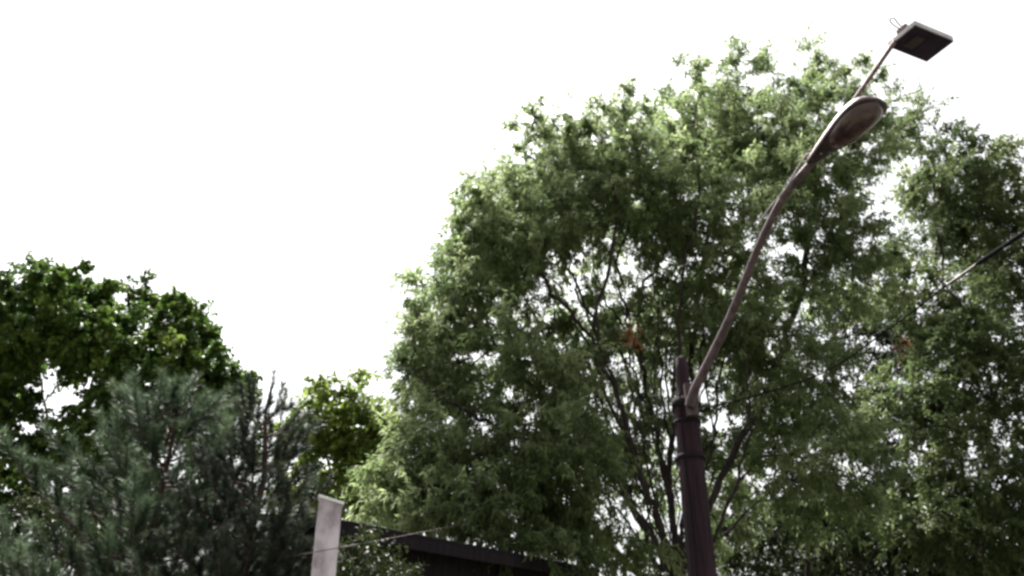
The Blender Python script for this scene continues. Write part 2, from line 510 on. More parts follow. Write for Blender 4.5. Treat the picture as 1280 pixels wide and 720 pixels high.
# ---- the big tree in the middle
YM = 15.0
fan_rng = random.Random(5)
fan = []
for k in range(22):                       # slim upright stems that fan out of the fork
    ex = 630 + 290 * k / 21 + fan_rng.uniform(-12, 12)
    ey = fan_rng.uniform(285, 400)
    Yk = fan_rng.uniform(13.2, 15.6)
    sx = 846 + (ex - 800) * 0.12
    mid = lambda f, j: (sx + (ex - sx) * f + fan_rng.uniform(-j, j), 712 + (ey - 712) * f ** 0.92, 15 + (Yk - 15) * f)
    fan.append([(sx, 714, 15), mid(0.25, 5), mid(0.45, 8), mid(0.65, 10), mid(0.83, 10), (ex, ey, Yk)])
main_tree = broadleaf(
    "willow_tree", "tall broad tree with pale drooping foliage behind the wooden pole", 
    [gnd(845, YM), P(846, 790, YM), P(846, 740, YM), P(847, 705, YM)],
    [
        [(846, 725, 15), (790, 712, 14.6), (738, 660, 14.0), (690, 632, 13.4), (625, 618, 12.8), (560, 610, 12.2)],
        [(846, 715, 15), (815, 630, 14.8), (790, 560, 14.6), (768, 480, 14.6), (738, 400, 14.6), (700, 320, 14.5), (660, 240, 14.4)],
        [(847, 705, 15), (835, 600, 15.2), (815, 520, 15.4), (798, 440, 15.4), (800, 370, 15.2), (826, 320, 15.2), (825, 240, 15.2), (800, 170, 15.2)],
        [(847, 705, 15), (862, 600, 15.4), (866, 460, 15.8), (880, 310, 16.0), (920, 170, 16.0), (948, 80, 16.0)],
        [(847, 705, 15), (890, 620, 14.6), (960, 480, 14.2), (1005, 350, 14.0), (1018, 220, 14.2), (1020, 130, 14.4)],
        [(846, 725, 15), (900, 670, 15.4), (990, 580, 15.8), (1050, 470, 16.0), (1070, 380, 16.0)],
        [(846, 715, 15), (790, 630, 14.2), (715, 540, 13.6), (640, 455, 13.2), (580, 385, 13.0), (540, 340, 13.0)],
        [(815, 630, 14.8), (760, 540, 15.2), (700, 450, 15.8), (640, 340, 16.2), (600, 250, 16.4)],
        [(790, 560, 14.6), (752, 470, 13.8), (750, 380, 13.2), (770, 290, 12.9), (760, 200, 12.9)],
        [(768, 480, 14.6), (730, 420, 15.4), (690, 370, 16), (650, 320, 16.4)],
        [(835, 600, 15.2), (845, 480, 14.2), (850, 370, 13.4), (870, 260, 13.0), (880, 160, 13.0)],
        [(815, 520, 15.4), (770, 430, 16.2), (745, 350, 16.6), (735, 270, 16.8), (720, 200, 16.8)],
        [(798, 440, 15.4), (780, 380, 14.6), (775, 320, 14.2), (790, 260, 14.0)],
        [(768, 480, 14.6), (720, 400, 13.8), (680, 350, 13.4), (655, 290, 13.2), (640, 220, 13.2)],
        [(790, 630, 14.2), (750, 590, 13.4), (700, 480, 12.9), (670, 420, 12.7)],
        [(835, 600, 15.2), (838, 520, 15.9), (832, 430, 16.4), (845, 340, 16.6), (870, 260, 16.8)],
        [(862, 600, 15.4), (905, 500, 16.2), (930, 400, 16.6), (960, 300, 16.8)],
        [(840, 712, 14.9), (822, 640, 14.0), (808, 560, 13.6), (800, 470, 13.4), (812, 400, 13.3)],
        [(838, 712, 14.9), (800, 650, 15.6), (772, 570, 16.0), (742, 490, 16.2), (716, 420, 16.4)],
        [(844, 712, 15.1), (840, 640, 16.0), (826, 560, 16.4), (806, 480, 16.6), (788, 400, 16.6), (772, 330, 16.6)],
        [(836, 716, 14.8), (785, 660, 13.8), (748, 600, 13.4), (722, 520, 13.2), (700, 440, 13.2), (690, 360, 13.3)],
        [(850, 712, 15.0), (880, 640, 15.8), (892, 560, 16.2), (884, 470, 16.4), (890, 400, 16.4)],
        [(850, 712, 15.0), (905, 650, 14.0), (930, 570, 13.6), (936, 490, 13.4), (925, 420, 13.4)],
        [(846, 712, 14.8), (856, 650, 13.9), (858, 570, 13.4), (846, 500, 13.2), (838, 430, 13.2)],
        [(738, 660, 14.0), (690, 580, 13.0), (620, 530, 12.4), (560, 500, 12.2), (520, 470, 12.2)],
    ] + fan,
    [   # px, py, depth, rx, ry, rz(m), clumps, shell
        (955, 136, 15.5, 84, 72, 2.4, 58, 0.5),
        (870, 164, 15.0, 85, 65, 2.4, 46, 0.5),
        (1030, 190, 14.5, 70, 88, 2.2, 52, 0.5),
        (768, 216, 14.5, 92, 56, 2.6, 50, 0.5),
        (678, 230, 14.5, 66, 60, 2.4, 46, 0.5),
        (632, 284, 14.5, 56, 58, 2.0, 32, 0.5),
        (592, 344, 14.0, 46, 52, 1.8, 26, 0.5),
        (555, 409, 13.5, 46, 60, 1.8, 26, 0.5),
        (545, 450, 13.5, 44, 60, 1.8, 20, 0.5),
        (660, 300, 13.5, 85, 50, 2.2, 30, 0.5),
        (800, 250, 13.5, 120, 60, 2.0, 50, 0.5),
        (930, 260, 14.0, 110, 95, 2.4, 54, 0.5),
        (1020, 330, 14.0, 70, 100, 2.0, 36, 0.5),
        (910, 370, 13.6, 60, 60, 1.6, 18, 0.5),
        (640, 500, 12.8, 110, 80, 2.0, 36, 0.5),
        (548, 560, 13.0, 58, 70, 1.4, 30, 0.5),
        (508, 615, 13.2, 40, 50, 1.0, 18, 0.5),
        (700, 570, 13.0, 105, 70, 1.8, 24, 0.5),
        (610, 620, 12.4, 120, 50, 1.6, 38, 0.5),
        (745, 660, 13.6, 95, 40, 1.4, 16, 0.5),
        (1000, 480, 13.8, 85, 95, 1.8, 28, 0.5),
        (1010, 590, 13.6, 85, 70, 1.6, 20, 0.5),
        (950, 420, 14.4, 60, 60, 1.6, 14, 0.5),
        (740, 350, 16.2, 130, 100, 1.6, 40, 0.5),
        (820, 420, 16.4, 90, 100, 1.4, 36, 0.5),
        (790, 530, 16.0, 80, 90, 1.2, 26, 0.5),
        (760, 430, 15.4, 70, 70, 1.2, 18, 0.5),
        (650, 420, 15.8, 110, 90, 1.6, 28, 0.5),
        (660, 695, 11.6, 80, 14, 0.5, 8, 0.6),
        (860, 610, 16.4, 80, 100, 1.4, 30, 0.5),
    ],
    voids=[(720, 370, 12.9, 75, 1.5, 0.9), (640, 370, 12.9, 45, 1.5, 0.8), (800, 400, 12.9, 70, 1.5, 0.92), (850, 520, 13.0, 75, 1.6, 0.9), (820, 620, 13.2, 70, 1.8, 0.9), (770, 500, 12.9, 45, 1.5, 0.85), (740, 340, 14.5, 45, 6, 0.41), (800, 350, 14.5, 42, 6, 0.44), (700, 400, 14.5, 48, 6, 0.37), (640, 365, 14.5, 40, 6, 0.37),
           (560, 400, 14, 30, 6, 0.35), (530, 490, 13, 26, 6, 0.37), (770, 450, 14.5, 48, 6, 0.37), (830, 430, 14.5, 40, 6, 0.37), (880, 540, 14, 38, 6, 0.41),
           (835, 570, 14, 38, 6, 0.37), (810, 620, 13.6, 34, 6, 0.37), (870, 470, 14, 34, 6, 0.37), (690, 500, 13.4, 24, 6, 0.35), (600, 440, 13.6, 34, 6, 0.41),
           (1090, 270, 14, 24, 6, 0.37), (920, 620, 14, 34, 6, 0.41)],
    mat="leaf_main", mind=0.27, per=8, leaves=29, twig=0.46, droop=0.32, spread=0.62, leaf=(0.116, 0.034), hang=0.6, seed=3, dens=1.7, up=0.34, tip=0.0072, expo=2.15, cap=0.24)
dead_bunch(main_tree, 790, 415, 13.0, 0.17, 100, 5)

# ---- the tree close behind it, its thin trunk dark under the crowns
behind_tree = broadleaf(
    "broadleaf_tree", "shaded tree with thin dark trunk between the wooden pole and tall tree at the edge",
    [gnd(1015, 19), P(1012, 760, 19), P(1010, 700, 19), P(1006, 650, 19)],
    [
        [(1010, 690, 19), (985, 600, 18.6), (965, 520, 18.4), (950, 430, 18.4)],
        [(1008, 660, 19), (1040, 580, 19.2), (1065, 500, 19.4), (1085, 420, 19.6), (1090, 330, 19.6)],
        [(1009, 680, 19), (1060, 640, 18.6), (1120, 590, 18.2), (1165, 540, 18.0)],
        [(1010, 690, 19), (950, 640, 19.4), (920, 570, 19.8)],
    ],
    [
        (960, 520, 18.6, 70, 90, 1.6, 34, 0.5), (1060, 470, 19.2, 70, 100, 1.8, 42, 0.5), (1100, 560, 18.6, 90, 80, 1.8, 42, 0.5),
        (1090, 350, 19.4, 40, 70, 1.4, 16, 0.5), (1060, 650, 18.8, 130, 60, 1.8, 46, 0.5), (930, 650, 19.2, 50, 60, 1.4, 20, 0.5), (1170, 660, 18.6, 80, 60, 1.6, 30, 0.5),
    ],
    voids=[(1100, 290, 19, 28, 6, 0.9), (1125, 345, 19, 24, 6, 0.9), (1085, 545, 19, 22, 6, 0.8), (1145, 580, 19, 26, 6, 0.8), (1000, 690, 19, 24, 6, 0.8), (960, 600, 19, 20, 6, 0.8)],
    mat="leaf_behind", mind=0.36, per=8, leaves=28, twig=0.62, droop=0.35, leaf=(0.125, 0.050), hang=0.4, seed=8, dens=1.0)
dead_bunch(behind_tree, 1130, 432, 15.8, 0.22, 36, 6)

# ---- the tree at the right edge
right_tree = broadleaf(
    "broadleaf_tree", "tall leafy tree at the edge, crossed by the black overhead cable",
    [gnd(1225, 17), P(1222, 740, 17), P(1220, 680, 17), P(1218, 620, 17)],
    [
        [(1220, 680, 17), (1200, 560, 16.8), (1185, 440, 16.8), (1175, 320, 17), (1165, 210, 17.2)],
        [(1219, 640, 17), (1240, 520, 17), (1255, 400, 17), (1250, 290, 17)],
        [(1219, 660, 17), (1280, 560, 16.6), (1320, 450, 16.4), (1330, 340, 16.4)],
        [(1220, 680, 17), (1160, 600, 16.2), (1130, 520, 15.8), (1120, 440, 15.6)],
    ],
    [
        (1148, 172, 17.2, 30, 44, 1.2, 14, 0.5), (1095, 340, 17.0, 30, 44, 1.2, 8, 0.5), (1190, 232, 17.0, 58, 48, 1.8, 30, 0.5), (1245, 266, 16.8, 52, 50, 1.8, 30, 0.5), (1180, 280, 16.8, 66, 52, 1.8, 34, 0.5),
        (1255, 320, 16.6, 60, 62, 1.8, 34, 0.5), (1215, 400, 16.6, 80, 60, 1.8, 36, 0.5), (1150, 420, 16.2, 56, 70, 1.6, 26, 0.5), (1240, 500, 16.4, 80, 80, 1.8, 46, 0.5),
        (1140, 530, 16.0, 56, 60, 1.4, 20, 0.5), (1210, 600, 16.2, 100, 70, 1.8, 40, 0.5), (1340, 400, 16.6, 60, 130, 1.8, 40, 0.5), (1130, 640, 16, 60, 50, 1.4, 16, 0.5), (1250, 680, 16.2, 90, 50, 1.6, 30, 0.5),
    ],
    voids=[(1240, 478, 16.4, 20, 6, 0.95), (1110, 270, 17, 26, 6, 0.9), (1165, 375, 16.6, 22, 6, 0.8), (1190, 355, 16.6, 18, 6, 0.7), (1145, 480, 16, 22, 6, 0.8), (1130, 570, 16, 24, 6, 0.85), (1160, 590, 16, 20, 6, 0.8), (1235, 600, 16, 16, 6, 0.8)],
    mat="leaf_right", mind=0.30, per=8, leaves=30, twig=0.55, droop=0.3, leaf=(0.110, 0.046), hang=0.4, seed=21, dens=1.3, up=0.3)

# ---- the dark round tree at the left
left_tree = broadleaf(
    "maple_tree", "dark green dense tree with rounded leaf masses behind the pine",
    [gnd(70, 20), P(75, 720, 20), P(75, 640, 20), P(75, 580, 20)],
    [
        [(75, 600, 20), (60, 520, 20), (45, 440, 20), (35, 380, 20)],
        [(75, 580, 20), (110, 500, 20), (125, 430, 20), (110, 380, 20)],
        [(75, 600, 20), (150, 530, 19.6), (200, 460, 19.4), (215, 415, 19.4)],
        [(75, 610, 20), (180, 570, 19.8), (250, 510, 19.6)],
        [(75, 600, 20), (20, 540, 19.6), (-30, 460, 19.6)],
        [(125, 430, 20), (160, 400, 20), (176, 365, 20)],
    ],
    [
        (28, 375, 19.6, 50, 38, 1.6, 40, 0.4), (100, 385, 19.4, 58, 34, 1.6, 44, 0.4), (178, 372, 19.8, 18, 22, 0.5, 7, 0.5), (215, 420, 19.2, 42, 36, 1.4, 32, 0.4),
        (60, 425, 19.0, 70, 40, 1.5, 44, 0.4), (145, 440, 19.0, 62, 44, 1.5, 44, 0.4), (250, 470, 19.2, 40, 44, 1.4, 30, 0.4), (195, 500, 19.0, 62, 44, 1.4, 40, 0.4),
        (-20, 460, 19.4, 60, 70, 1.6, 40, 0.4), (25, 520, 18.8, 50, 46, 1.2, 26, 0.4), (110, 550, 19.2, 90, 50, 1.5, 44, 0.4), (270, 540, 19.4, 40, 50, 1.3, 24, 0.4), (282, 490, 19.4, 22, 26, 0.9, 14, 0.4),
        (20, 620, 18.8, 90, 70, 1.8, 50, 0.4), (150, 640, 19.2, 110, 60, 1.6, 44, 0.4),
    ],
    voids=[(48, 478, 19.4, 24, 5, 0.96), (85, 492, 19.4, 28, 5, 0.95), (58, 525, 19.4, 24, 5, 0.95), (110, 478, 19.4, 18, 5, 0.9), (120, 530, 19.4, 16, 5, 0.9)],
    mat="leaf_left", mind=0.30, per=8, leaves=30, twig=0.42, droop=0.3, spread=0.6, leaf=(0.130, 0.095), hang=0.35, seed=31)

# ---- the small yellow-green tree between pine and willow
small_tree = broadleaf(
    "broadleaf_tree", "small yellow-green tree rising above the concrete post",
    [gnd(430, 16), P(425, 720, 16), P(425, 660, 16), P(425, 620, 16)],
    [
        [(425, 640, 16), (412, 590, 16), (402, 545, 16), (405, 510, 16)],
        [(425, 620, 16), (432, 570, 15.8), (438, 530, 15.8)],
        [(425, 630, 16), (455, 590, 16), (462, 550, 16)],
        [(438, 530, 15.8), (440, 500, 15.8), (436, 475, 15.8), (440, 458, 15.8)],
    ],
    [
        (412, 510, 15.8, 34, 26, 0.8, 24, 0.45), (445, 525, 15.8, 30, 28, 0.8, 22, 0.45), (390, 545, 15.8, 28, 28, 0.8, 16, 0.45), (466, 550, 16, 24, 36, 0.7, 20, 0.45),
        (425, 615, 15.8, 50, 28, 0.9, 26, 0.45), (460, 615, 15.8, 34, 30, 0.8, 16, 0.45), (390, 600, 16.2, 40, 40, 0.8, 16, 0.45), (438, 470, 15.8, 5, 12, 0.1, 2, 0.5),
    ],
    voids=[(410, 570, 15.8, 14, 4, 0.8), (440, 580, 15.8, 16, 4, 0.8)],
    mat="leaf_small", mind=0.26, per=6, leaves=26, twig=0.38, droop=0.45, leaf=(0.105, 0.062), hang=0.5, tip=0.005, cap=0.1, seed=41)


# ------------------------------------------------------------------ shrubs
def shrub(name, label, px, Y, blobs, mat, seed, leaf=(0.09, 0.045), twig=0.4, leaves=26, mind=0.28):
    rng = np.random.default_rng(seed)
    base = gnd(px, Y)
    root = empty(name, base)
    tag(root, label, "shrub")
    clumps, home = sample_clumps(blobs, (), mind, rng)
    dirs = unit(clumps - base)
    ch = []
    for q in clumps:
        s = base + np.append(rng.normal(size=2) * 0.12, -0.02)
        t = np.linspace(0, 1, 6)[:, None]
        c = s + np.array([0, 0, 1.0]) * np.linalg.norm(q - s) * 0.6
        pts = (1 - t) ** 2 * s + 2 * t * (1 - t) * c + t ** 2 * q
        ch.append((pts, np.linspace(0.022, 0.005, 6), 5))
    S, D, Ln, dr = make_twigs(clumps, dirs, home, rng, 7, twig, 0.4, 0.6)
    link("stems", tubes_mesh("stems", ch), M["bark"], root, kind="stuff")
    N = len(S)
    p, tan = twig_points(S, D, Ln, dr, rng.uniform(0.02, 1.05, (N, leaves)))
    p = p.reshape(-1, 3) + rng.normal(size=(N * leaves, 3)) * 0.03
    k = len(p)
    ax = unit(tan.reshape(-1, 3) * 0.6 + rng.normal(size=(k, 3)) * 0.6 + np.array([0, 0, -0.3]))
    nr = unit(rng.normal(size=(k, 3)) * 0.8 + np.array([0, 0, 0.7]))
    v, f = leaf_arrays(p, ax, nr, leaf[0] * rng.uniform(0.6, 1.25, k), leaf[1] * rng.uniform(0.7, 1.3, k))
    tint = np.clip(np.repeat(rng.normal(0.5, 0.16, len(clumps)), 7 * leaves) + rng.normal(0, 0.15, k), 0, 1)
    link("foliage", mesh_np("foliage", v, f, np.repeat(tint, 2)), M[mat], root, kind="stuff")
    return root


shrub("tall_shrub", "leafy shrub in front of the dark shed beside the concrete post", 462, 7.6,
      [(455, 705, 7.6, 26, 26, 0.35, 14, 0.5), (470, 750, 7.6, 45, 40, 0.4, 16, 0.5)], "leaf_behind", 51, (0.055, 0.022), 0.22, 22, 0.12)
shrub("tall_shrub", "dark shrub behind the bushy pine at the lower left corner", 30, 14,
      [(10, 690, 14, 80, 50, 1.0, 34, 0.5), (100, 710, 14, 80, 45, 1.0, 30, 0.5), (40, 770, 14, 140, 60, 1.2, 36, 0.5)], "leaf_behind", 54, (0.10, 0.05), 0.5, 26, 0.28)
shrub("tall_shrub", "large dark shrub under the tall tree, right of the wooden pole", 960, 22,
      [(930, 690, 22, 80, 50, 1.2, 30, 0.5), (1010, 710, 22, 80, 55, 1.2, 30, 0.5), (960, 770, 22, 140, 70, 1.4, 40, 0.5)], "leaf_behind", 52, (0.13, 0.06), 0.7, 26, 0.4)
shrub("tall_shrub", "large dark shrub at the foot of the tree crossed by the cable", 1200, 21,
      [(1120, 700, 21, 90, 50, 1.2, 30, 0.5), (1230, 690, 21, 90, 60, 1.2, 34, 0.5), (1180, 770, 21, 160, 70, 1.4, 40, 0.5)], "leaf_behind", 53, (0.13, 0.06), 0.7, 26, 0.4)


# ------------------------------------------------------------------ pines
def pine(name, label, px, top, Y, mat, seed, H_from=0.5, step=0.30, reach=0.5, rmax=2.0, shoot=0.30, needles=210, nl=0.085, per_whorl=7, lift=0.5, leaders=(), first=0.22, gap=0.085, width=0.0026):
    rng = np.random.default_rng(seed)
    tip = P(px, top, Y)
    base = np.array([tip[0] - 0.05, tip[1], 0.0])
    H = tip[2]
    root = empty(name, base)
    tag(root, label, "pine")
    zs = np.linspace(0, 1, 14)[:, None]
    tp = base + (tip - base) * zs + np.append(rng.normal(size=(14, 2)) * 0.02, np.zeros((14, 1)), 1)
    link("trunk", tubes_mesh("trunk", [(tp, np.linspace(0.10, 0.010, 14), 10)]), M["bark_pine"], root, smooth=True)
    br, sh = [], []                                 # branch tubes, shoots (start, dir, length)
    sh.append((tip - np.array([0, 0, 0.32]), np.array([0, 0, 1.0]), 0.38))
    for dx, dz, ln in leaders:
        sh.append((tip + np.array([dx, 0.05, dz]), unit(np.array([dx * 0.5, 0.0, 1.0])), ln))
    z = H - first
    while z > H_from:
        d = H - z
        for k in range(per_whorl):
            az = 2 * math.pi * (k + rng.random() * 0.7) / per_whorl
            out = np.array([math.cos(az), math.sin(az), 0])
            Lb = min(rmax, 0.16 + d * reach) * rng.uniform(0.5, 1.2)
            n = 8
            t = np.linspace(0, 1, n)[:, None]
            up = lift * rng.uniform(0.7, 1.3)
            a = np.array([tip[0] - 0.05, tip[1], z + rng.normal() * 0.06])
            pts = a + out * Lb * t * 0.92 + np.array([0, 0, 1.0]) * Lb * (0.18 * t + up * t ** 2 * 0.6)
            pts += rng.normal(size=pts.shape) * 0.012
            br.append((pts, np.linspace(0.010 + 0.008 * Lb, 0.004, n), 5))
            ns = max(2, int(Lb / gap))
            for j in range(ns):
                tt = 1 - (j / ns) * 0.80
                i = min(n - 2, int(tt * (n - 1)))
                fr = tt * (n - 1) - i
                p = pts[i] * (1 - fr) + pts[i + 1] * fr
                tg = unit(pts[i + 1] - pts[i])
                side = np.cross(tg, [0, 0, 1.0]) * (1 if j % 2 else -1)
                dv = tg if j == 0 else unit(tg * 0.55 + side * rng.uniform(0.2, 0.9) + np.array([0, 0, rng.uniform(0.1, 0.75)]) + rng.normal(size=3) * 0.15)
                sh.append((p, dv, shoot * rng.uniform(0.6, 1.25)))
        z -= step * rng.uniform(0.75, 1.2)
    S = np.array([s[0] for s in sh]); D = np.array([s[1] for s in sh]); L = np.array([s[2] for s in sh])
    N = len(S)
    curve = -0.22                                       # shoots turn up towards their tips
    dr = np.full(N, curve)
    for i in range(N):
        q, _ = twig_points(S[i:i + 1], D[i:i + 1], L[i:i + 1], dr[i:i + 1], np.linspace(0, 1, 4)[None])
        br.append((q[0], np.array([0.0050, 0.0045, 0.004, 0.002]), 3))
    link("branches", tubes_mesh("branches", br), M["bark_pine"], root, kind="stuff")
    t = rng.random((N, needles)) ** 0.8
    p, tan = twig_points(S, D, L, dr, t)
    p = p.reshape(-1, 3); tan = tan.reshape(-1, 3)
    k = len(p)
    rad = rng.normal(size=(k, 3))
    rad = unit(rad - tan * np.sum(rad * tan, 1, keepdims=True))
    ax = unit(tan * 0.75 + rad * rng.uniform(0.5, 1.1, (k, 1)))
    sd_ = unit(np.cross(ax, rng.normal(size=(k, 3))))
    ln = (nl * rng.uniform(0.7, 1.2, k))[:, None]
    w = width
    v = np.stack([p - sd_ * w, p + sd_ * w, p + ax * ln], 1).reshape(-1, 3)
    f = np.arange(k * 3).reshape(-1, 3)
    st = np.repeat(rng.normal(0.5, 0.17, N), needles)
    tint = np.clip(st + rng.normal(0, 0.13, k) + (t.ravel() - 0.62) * 0.65, 0, 1)
    link("needles", mesh_np("needles", v, f, tint), M[mat], root, kind="stuff")
    print(name, "shoots", N, "needles", k)
    return root


pine("pine_tree", "grey-green bushy pine with upright shoots in front of the dark round tree", 225, 500, 9.0, "needle", 61,
     H_from=1.2, step=0.30, reach=0.64, rmax=1.95, shoot=0.36, needles=260, nl=0.115, per_whorl=7, lift=0.55, gap=0.16, width=0.0032,
     leaders=((-0.55, -0.30, 0.5), (0.10, -0.25, 0.5), (-0.10, -0.28, 0.42), (0.38, -0.42, 0.4)))
pine("pine_tree", "thin young pine with bare spiky top beside the small yellow-green tree", 341, 478, 8.2, "needle_dark", 62,
     H_from=1.0, step=0.24, reach=0.32, rmax=1.0, shoot=0.24, needles=220, nl=0.085, per_whorl=7, lift=0.5, gap=0.10, width=0.0032, first=0.58,
     leaders=((0.12, -0.45, 0.32), (-0.12, -0.42, 0.20)))

# ------------------------------------------------------------------ wooden pole
def Pn(px, py, Y): return P(px, py, Y)


YP = 8.0
ptop = P(851, 448, YP)
pole = empty("utility_pole", (ptop[0], YP, 0))
tag(pole, "weathered brown wooden pole carrying the street lamp arm", "pole")
zz = np.linspace(-0.3, ptop[2], 40)
zarm = P(862, 497, YP)[2]
rr = np.interp(zz, [0, zarm, zarm + 0.05, ptop[2]], [0.150, 0.118, 0.075, 0.058])
rngp = np.random.default_rng(71)
sides = 40
ang = np.linspace(0, 2 * math.pi, sides, endpoint=False)
groove = 1 + 0.05 * rngp.normal(size=sides)           # checks and ridges run up the timber
V = []
for i, z in enumerate(zz):
    r = rr[i] * groove * (1 + 0.012 * rngp.normal(size=sides))
    V.append(np.stack([ptop[0] + r * np.cos(ang), YP + r * np.sin(ang), np.full(sides, z)], 1))
V.append(np.tile([[ptop[0], YP, ptop[2] + 0.03]], (sides, 1)))
V = np.concatenate(V)
idx = np.arange(len(V)).reshape(-1, sides)
a, b = idx[:-1], idx[1:]
F = np.stack([a, np.roll(a, -1, 1), np.roll(b, -1, 1), b], -1).reshape(-1, 4)
link("shaft", mesh_np("shaft", V, F), M["pole_wood"], pole)
for py, hgt in ((505, 0.10), (528, 0.03), (572, 0.05)):
    c = P(862, py, YP)
    r0 = float(np.interp(c[2], [0, zarm], [0.150, 0.118])) * 1.10
    prof = [(r0, c[2] - hgt / 2), (r0 + 0.008, c[2] - hgt / 2), (r0 + 0.008, c[2] + hgt / 2), (r0, c[2] + hgt / 2)]
    Vb = np.concatenate([np.stack([ptop[0] + r * np.cos(ang), YP + r * np.sin(ang), np.full(sides, z)], 1) for r, z in prof])
    ib = np.arange(len(Vb)).reshape(-1, sides)
    a, b = ib, np.roll(ib, -1, 0)
    Fb = np.stack([a, np.roll(a, -1, 1), np.roll(b, -1, 1), b], -1).reshape(-1, 4)
    link("band", mesh_np("band", Vb, Fb), M["iron_band"], pole)

gz = np.linspace(0, zarm, 24)
gr = np.interp(gz, [0, zarm], [0.150, 0.118]) * 1.04 + 0.008
ga = math.radians(-125) + 0.05 * np.sin(gz * 3)
gp = np.stack([ptop[0] + gr * np.cos(ga), YP + gr * np.sin(ga), gz], 1)
link("ground_wire", tubes_mesh("ground_wire", [(gp, 0.009, 6)]), M["iron_band"], pole, smooth=True)

# ------------------------------------------------------------------ street lamp on its bent arm
arm_px = [(862, 508, 7.80), (868, 488, 7.75), (888, 448, 7.60), (912, 398, 7.36), (934, 344, 7.06), (953, 298, 6.80), (980, 246, 6.48), (1017, 200, 6.10)]
arm = smooth_path([P(*q) for q in arm_px], 8)
lamp = empty("street_lamp", arm[0])
tag(lamp, "old street lamp with pear-shaped head on a bent steel arm", "street lamp")
link("arm", tubes_mesh("arm", [(arm, np.linspace(0.050, 0.034, len(arm)), 14)]), M["arm_steel"], lamp, smooth=True)
# clamp plate to the pole
bm = bmesh.new()
c = P(864, 500, 7.84)
box_bm(bm, c, (1, 0, 0), (0, 1, 0), (0, 0, 1), 0.12, 0.08, 0.34, 0.008)
link("bracket", bm_mesh("bracket", bm), M["arm_steel"], lamp)
# supply wire beside the arm
w_pts = [P(945, 285, 6.80), P(960, 262, 6.60), P(981, 237, 6.42), P(998, 208, 6.22), P(1010, 192, 6.10), P(1016, 200, 6.06)]
link("supply_wire", tubes_mesh("supply_wire", [(smooth_path(w_pts, 6), 0.0075, 6)]), M["wire_pale"], lamp, smooth=True)
for q in ((981, 238, 6.43), (1010, 193, 6.10)):
    bm = bmesh.new()
    bmesh.ops.create_icosphere(bm, subdivisions=2, radius=0.017, matrix=Matrix.Translation(Vector(P(*q))))
    link("wire_clip", bm_mesh("wire_clip", bm), M["wire_pale"], lamp)

hs0 = P(1013, 204, 6.13)
he0 = P(1098, 124, 5.33)
ax_ = unit(he0 - hs0)
hl = float(np.linalg.norm(he0 - hs0))
side_ = unit(np.cross(ax_, [0, 0, 1.0]))
up_ = np.cross(side_, ax_)
# pear outline: half-width along the axis, seen from below; narrow neck, broad rounded nose
st = np.array([0.0, 0.03, 0.10, 0.20, 0.32, 0.45, 0.58, 0.70, 0.80, 0.88, 0.94, 0.98, 1.0])
hw = np.array([0.042, 0.050, 0.064, 0.084, 0.108, 0.134, 0.158, 0.175, 0.180, 0.170, 0.142, 0.095, 0.015])
ht = np.array([0.045, 0.055, 0.070, 0.090, 0.105, 0.115, 0.120, 0.120, 0.112, 0.098, 0.075, 0.045, 0.008])


def head_shell(lo, hi, width_f, height_f, drop, n=22, s_range=(0, 1)):
    """Half shell: angle lo..hi (0 = side, pi/2 = up)."""
    m = [i for i, s in enumerate(st) if s_range[0] <= s <= s_range[1]]
    V, an = [], np.linspace(lo, hi, n)
    for i in m:
        c = hs0 + ax_ * hl * st[i]
        V.append(c + side_ * (np.cos(an) * hw[i] * width_f)[:, None] + up_ * (np.sin(an) * ht[i] * height_f + drop)[:, None])
    V = np.concatenate(V)
    k = np.arange(len(V)).reshape(-1, n)
    F = np.stack([k[:-1, :-1], k[:-1, 1:], k[1:, 1:], k[1:, :-1]], -1).reshape(-1, 4)
    return mesh_np("shell", V, F)


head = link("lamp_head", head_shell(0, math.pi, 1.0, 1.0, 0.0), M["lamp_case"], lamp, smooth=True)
# rim: a lip round the opening
rim = []
for s in (1, -1):
    rim.append(hs0 + ax_ * hl * st[:, None] + side_ * (hw * s)[:, None])
loop = np.vstack([rim[0], rim[1][::-1]])
o = link("rim", tubes_mesh("rim", [(loop, 0.011, 6)]), M["lamp_case"], head, smooth=True)
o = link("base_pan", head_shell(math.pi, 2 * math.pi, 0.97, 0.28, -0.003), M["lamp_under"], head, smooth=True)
# glass bowl in the forward two thirds
bs = np.linspace(0.30, 0.985, 14)
n = 20
V = []
for j, s in enumerate(bs):
    u = (s - bs[0]) / (bs[-1] - bs[0])
    e = math.sqrt(max(0.0, 1 - (2 * u - 1) ** 2))
    w_ = np.interp(s, st, hw) * 0.93 * max(0.05, e ** 0.5)
    h_ = 0.115 * max(0.05, e ** 0.7)
    an = np.linspace(math.pi, 2 * math.pi, n)
    c = hs0 + ax_ * hl * s
    V.append(c + side_ * (np.cos(an) * w_)[:, None] + up_ * (np.sin(an) * h_ - 0.012)[:, None])
V = np.concatenate(V)
k = np.arange(len(V)).reshape(-1, n)
F = np.stack([k[:-1, :-1], k[:-1, 1:], k[1:, 1:], k[1:, :-1]], -1).reshape(-1, 4)
link("glass_bowl", mesh_np("glass_bowl", V, F), M["lamp_lens"], head, smooth=True)
for s, lat in ((0.2, 0.03), (0.24, -0.035)):
    bm = bmesh.new()
    q = hs0 + ax_ * hl * s + side_ * lat - up_ * 0.035
    bmesh.ops.create_icosphere(bm, subdivisions=1, radius=0.013, matrix=Matrix.Translation(Vector(q)))
    link("screw", bm_mesh("screw", bm), M["lamp_case"], head)

# ------------------------------------------------------------------ flat panel lamp on a straight rod
ZP = 6.6
def on_plane(px, py):
    x, u = (px - 640) / FPX, (360 - py) / FPX
    d = np.array([x, CP - SP * u, SP + CP * u])
    return CAM + d * ((ZP - CAM[2]) / d[2])


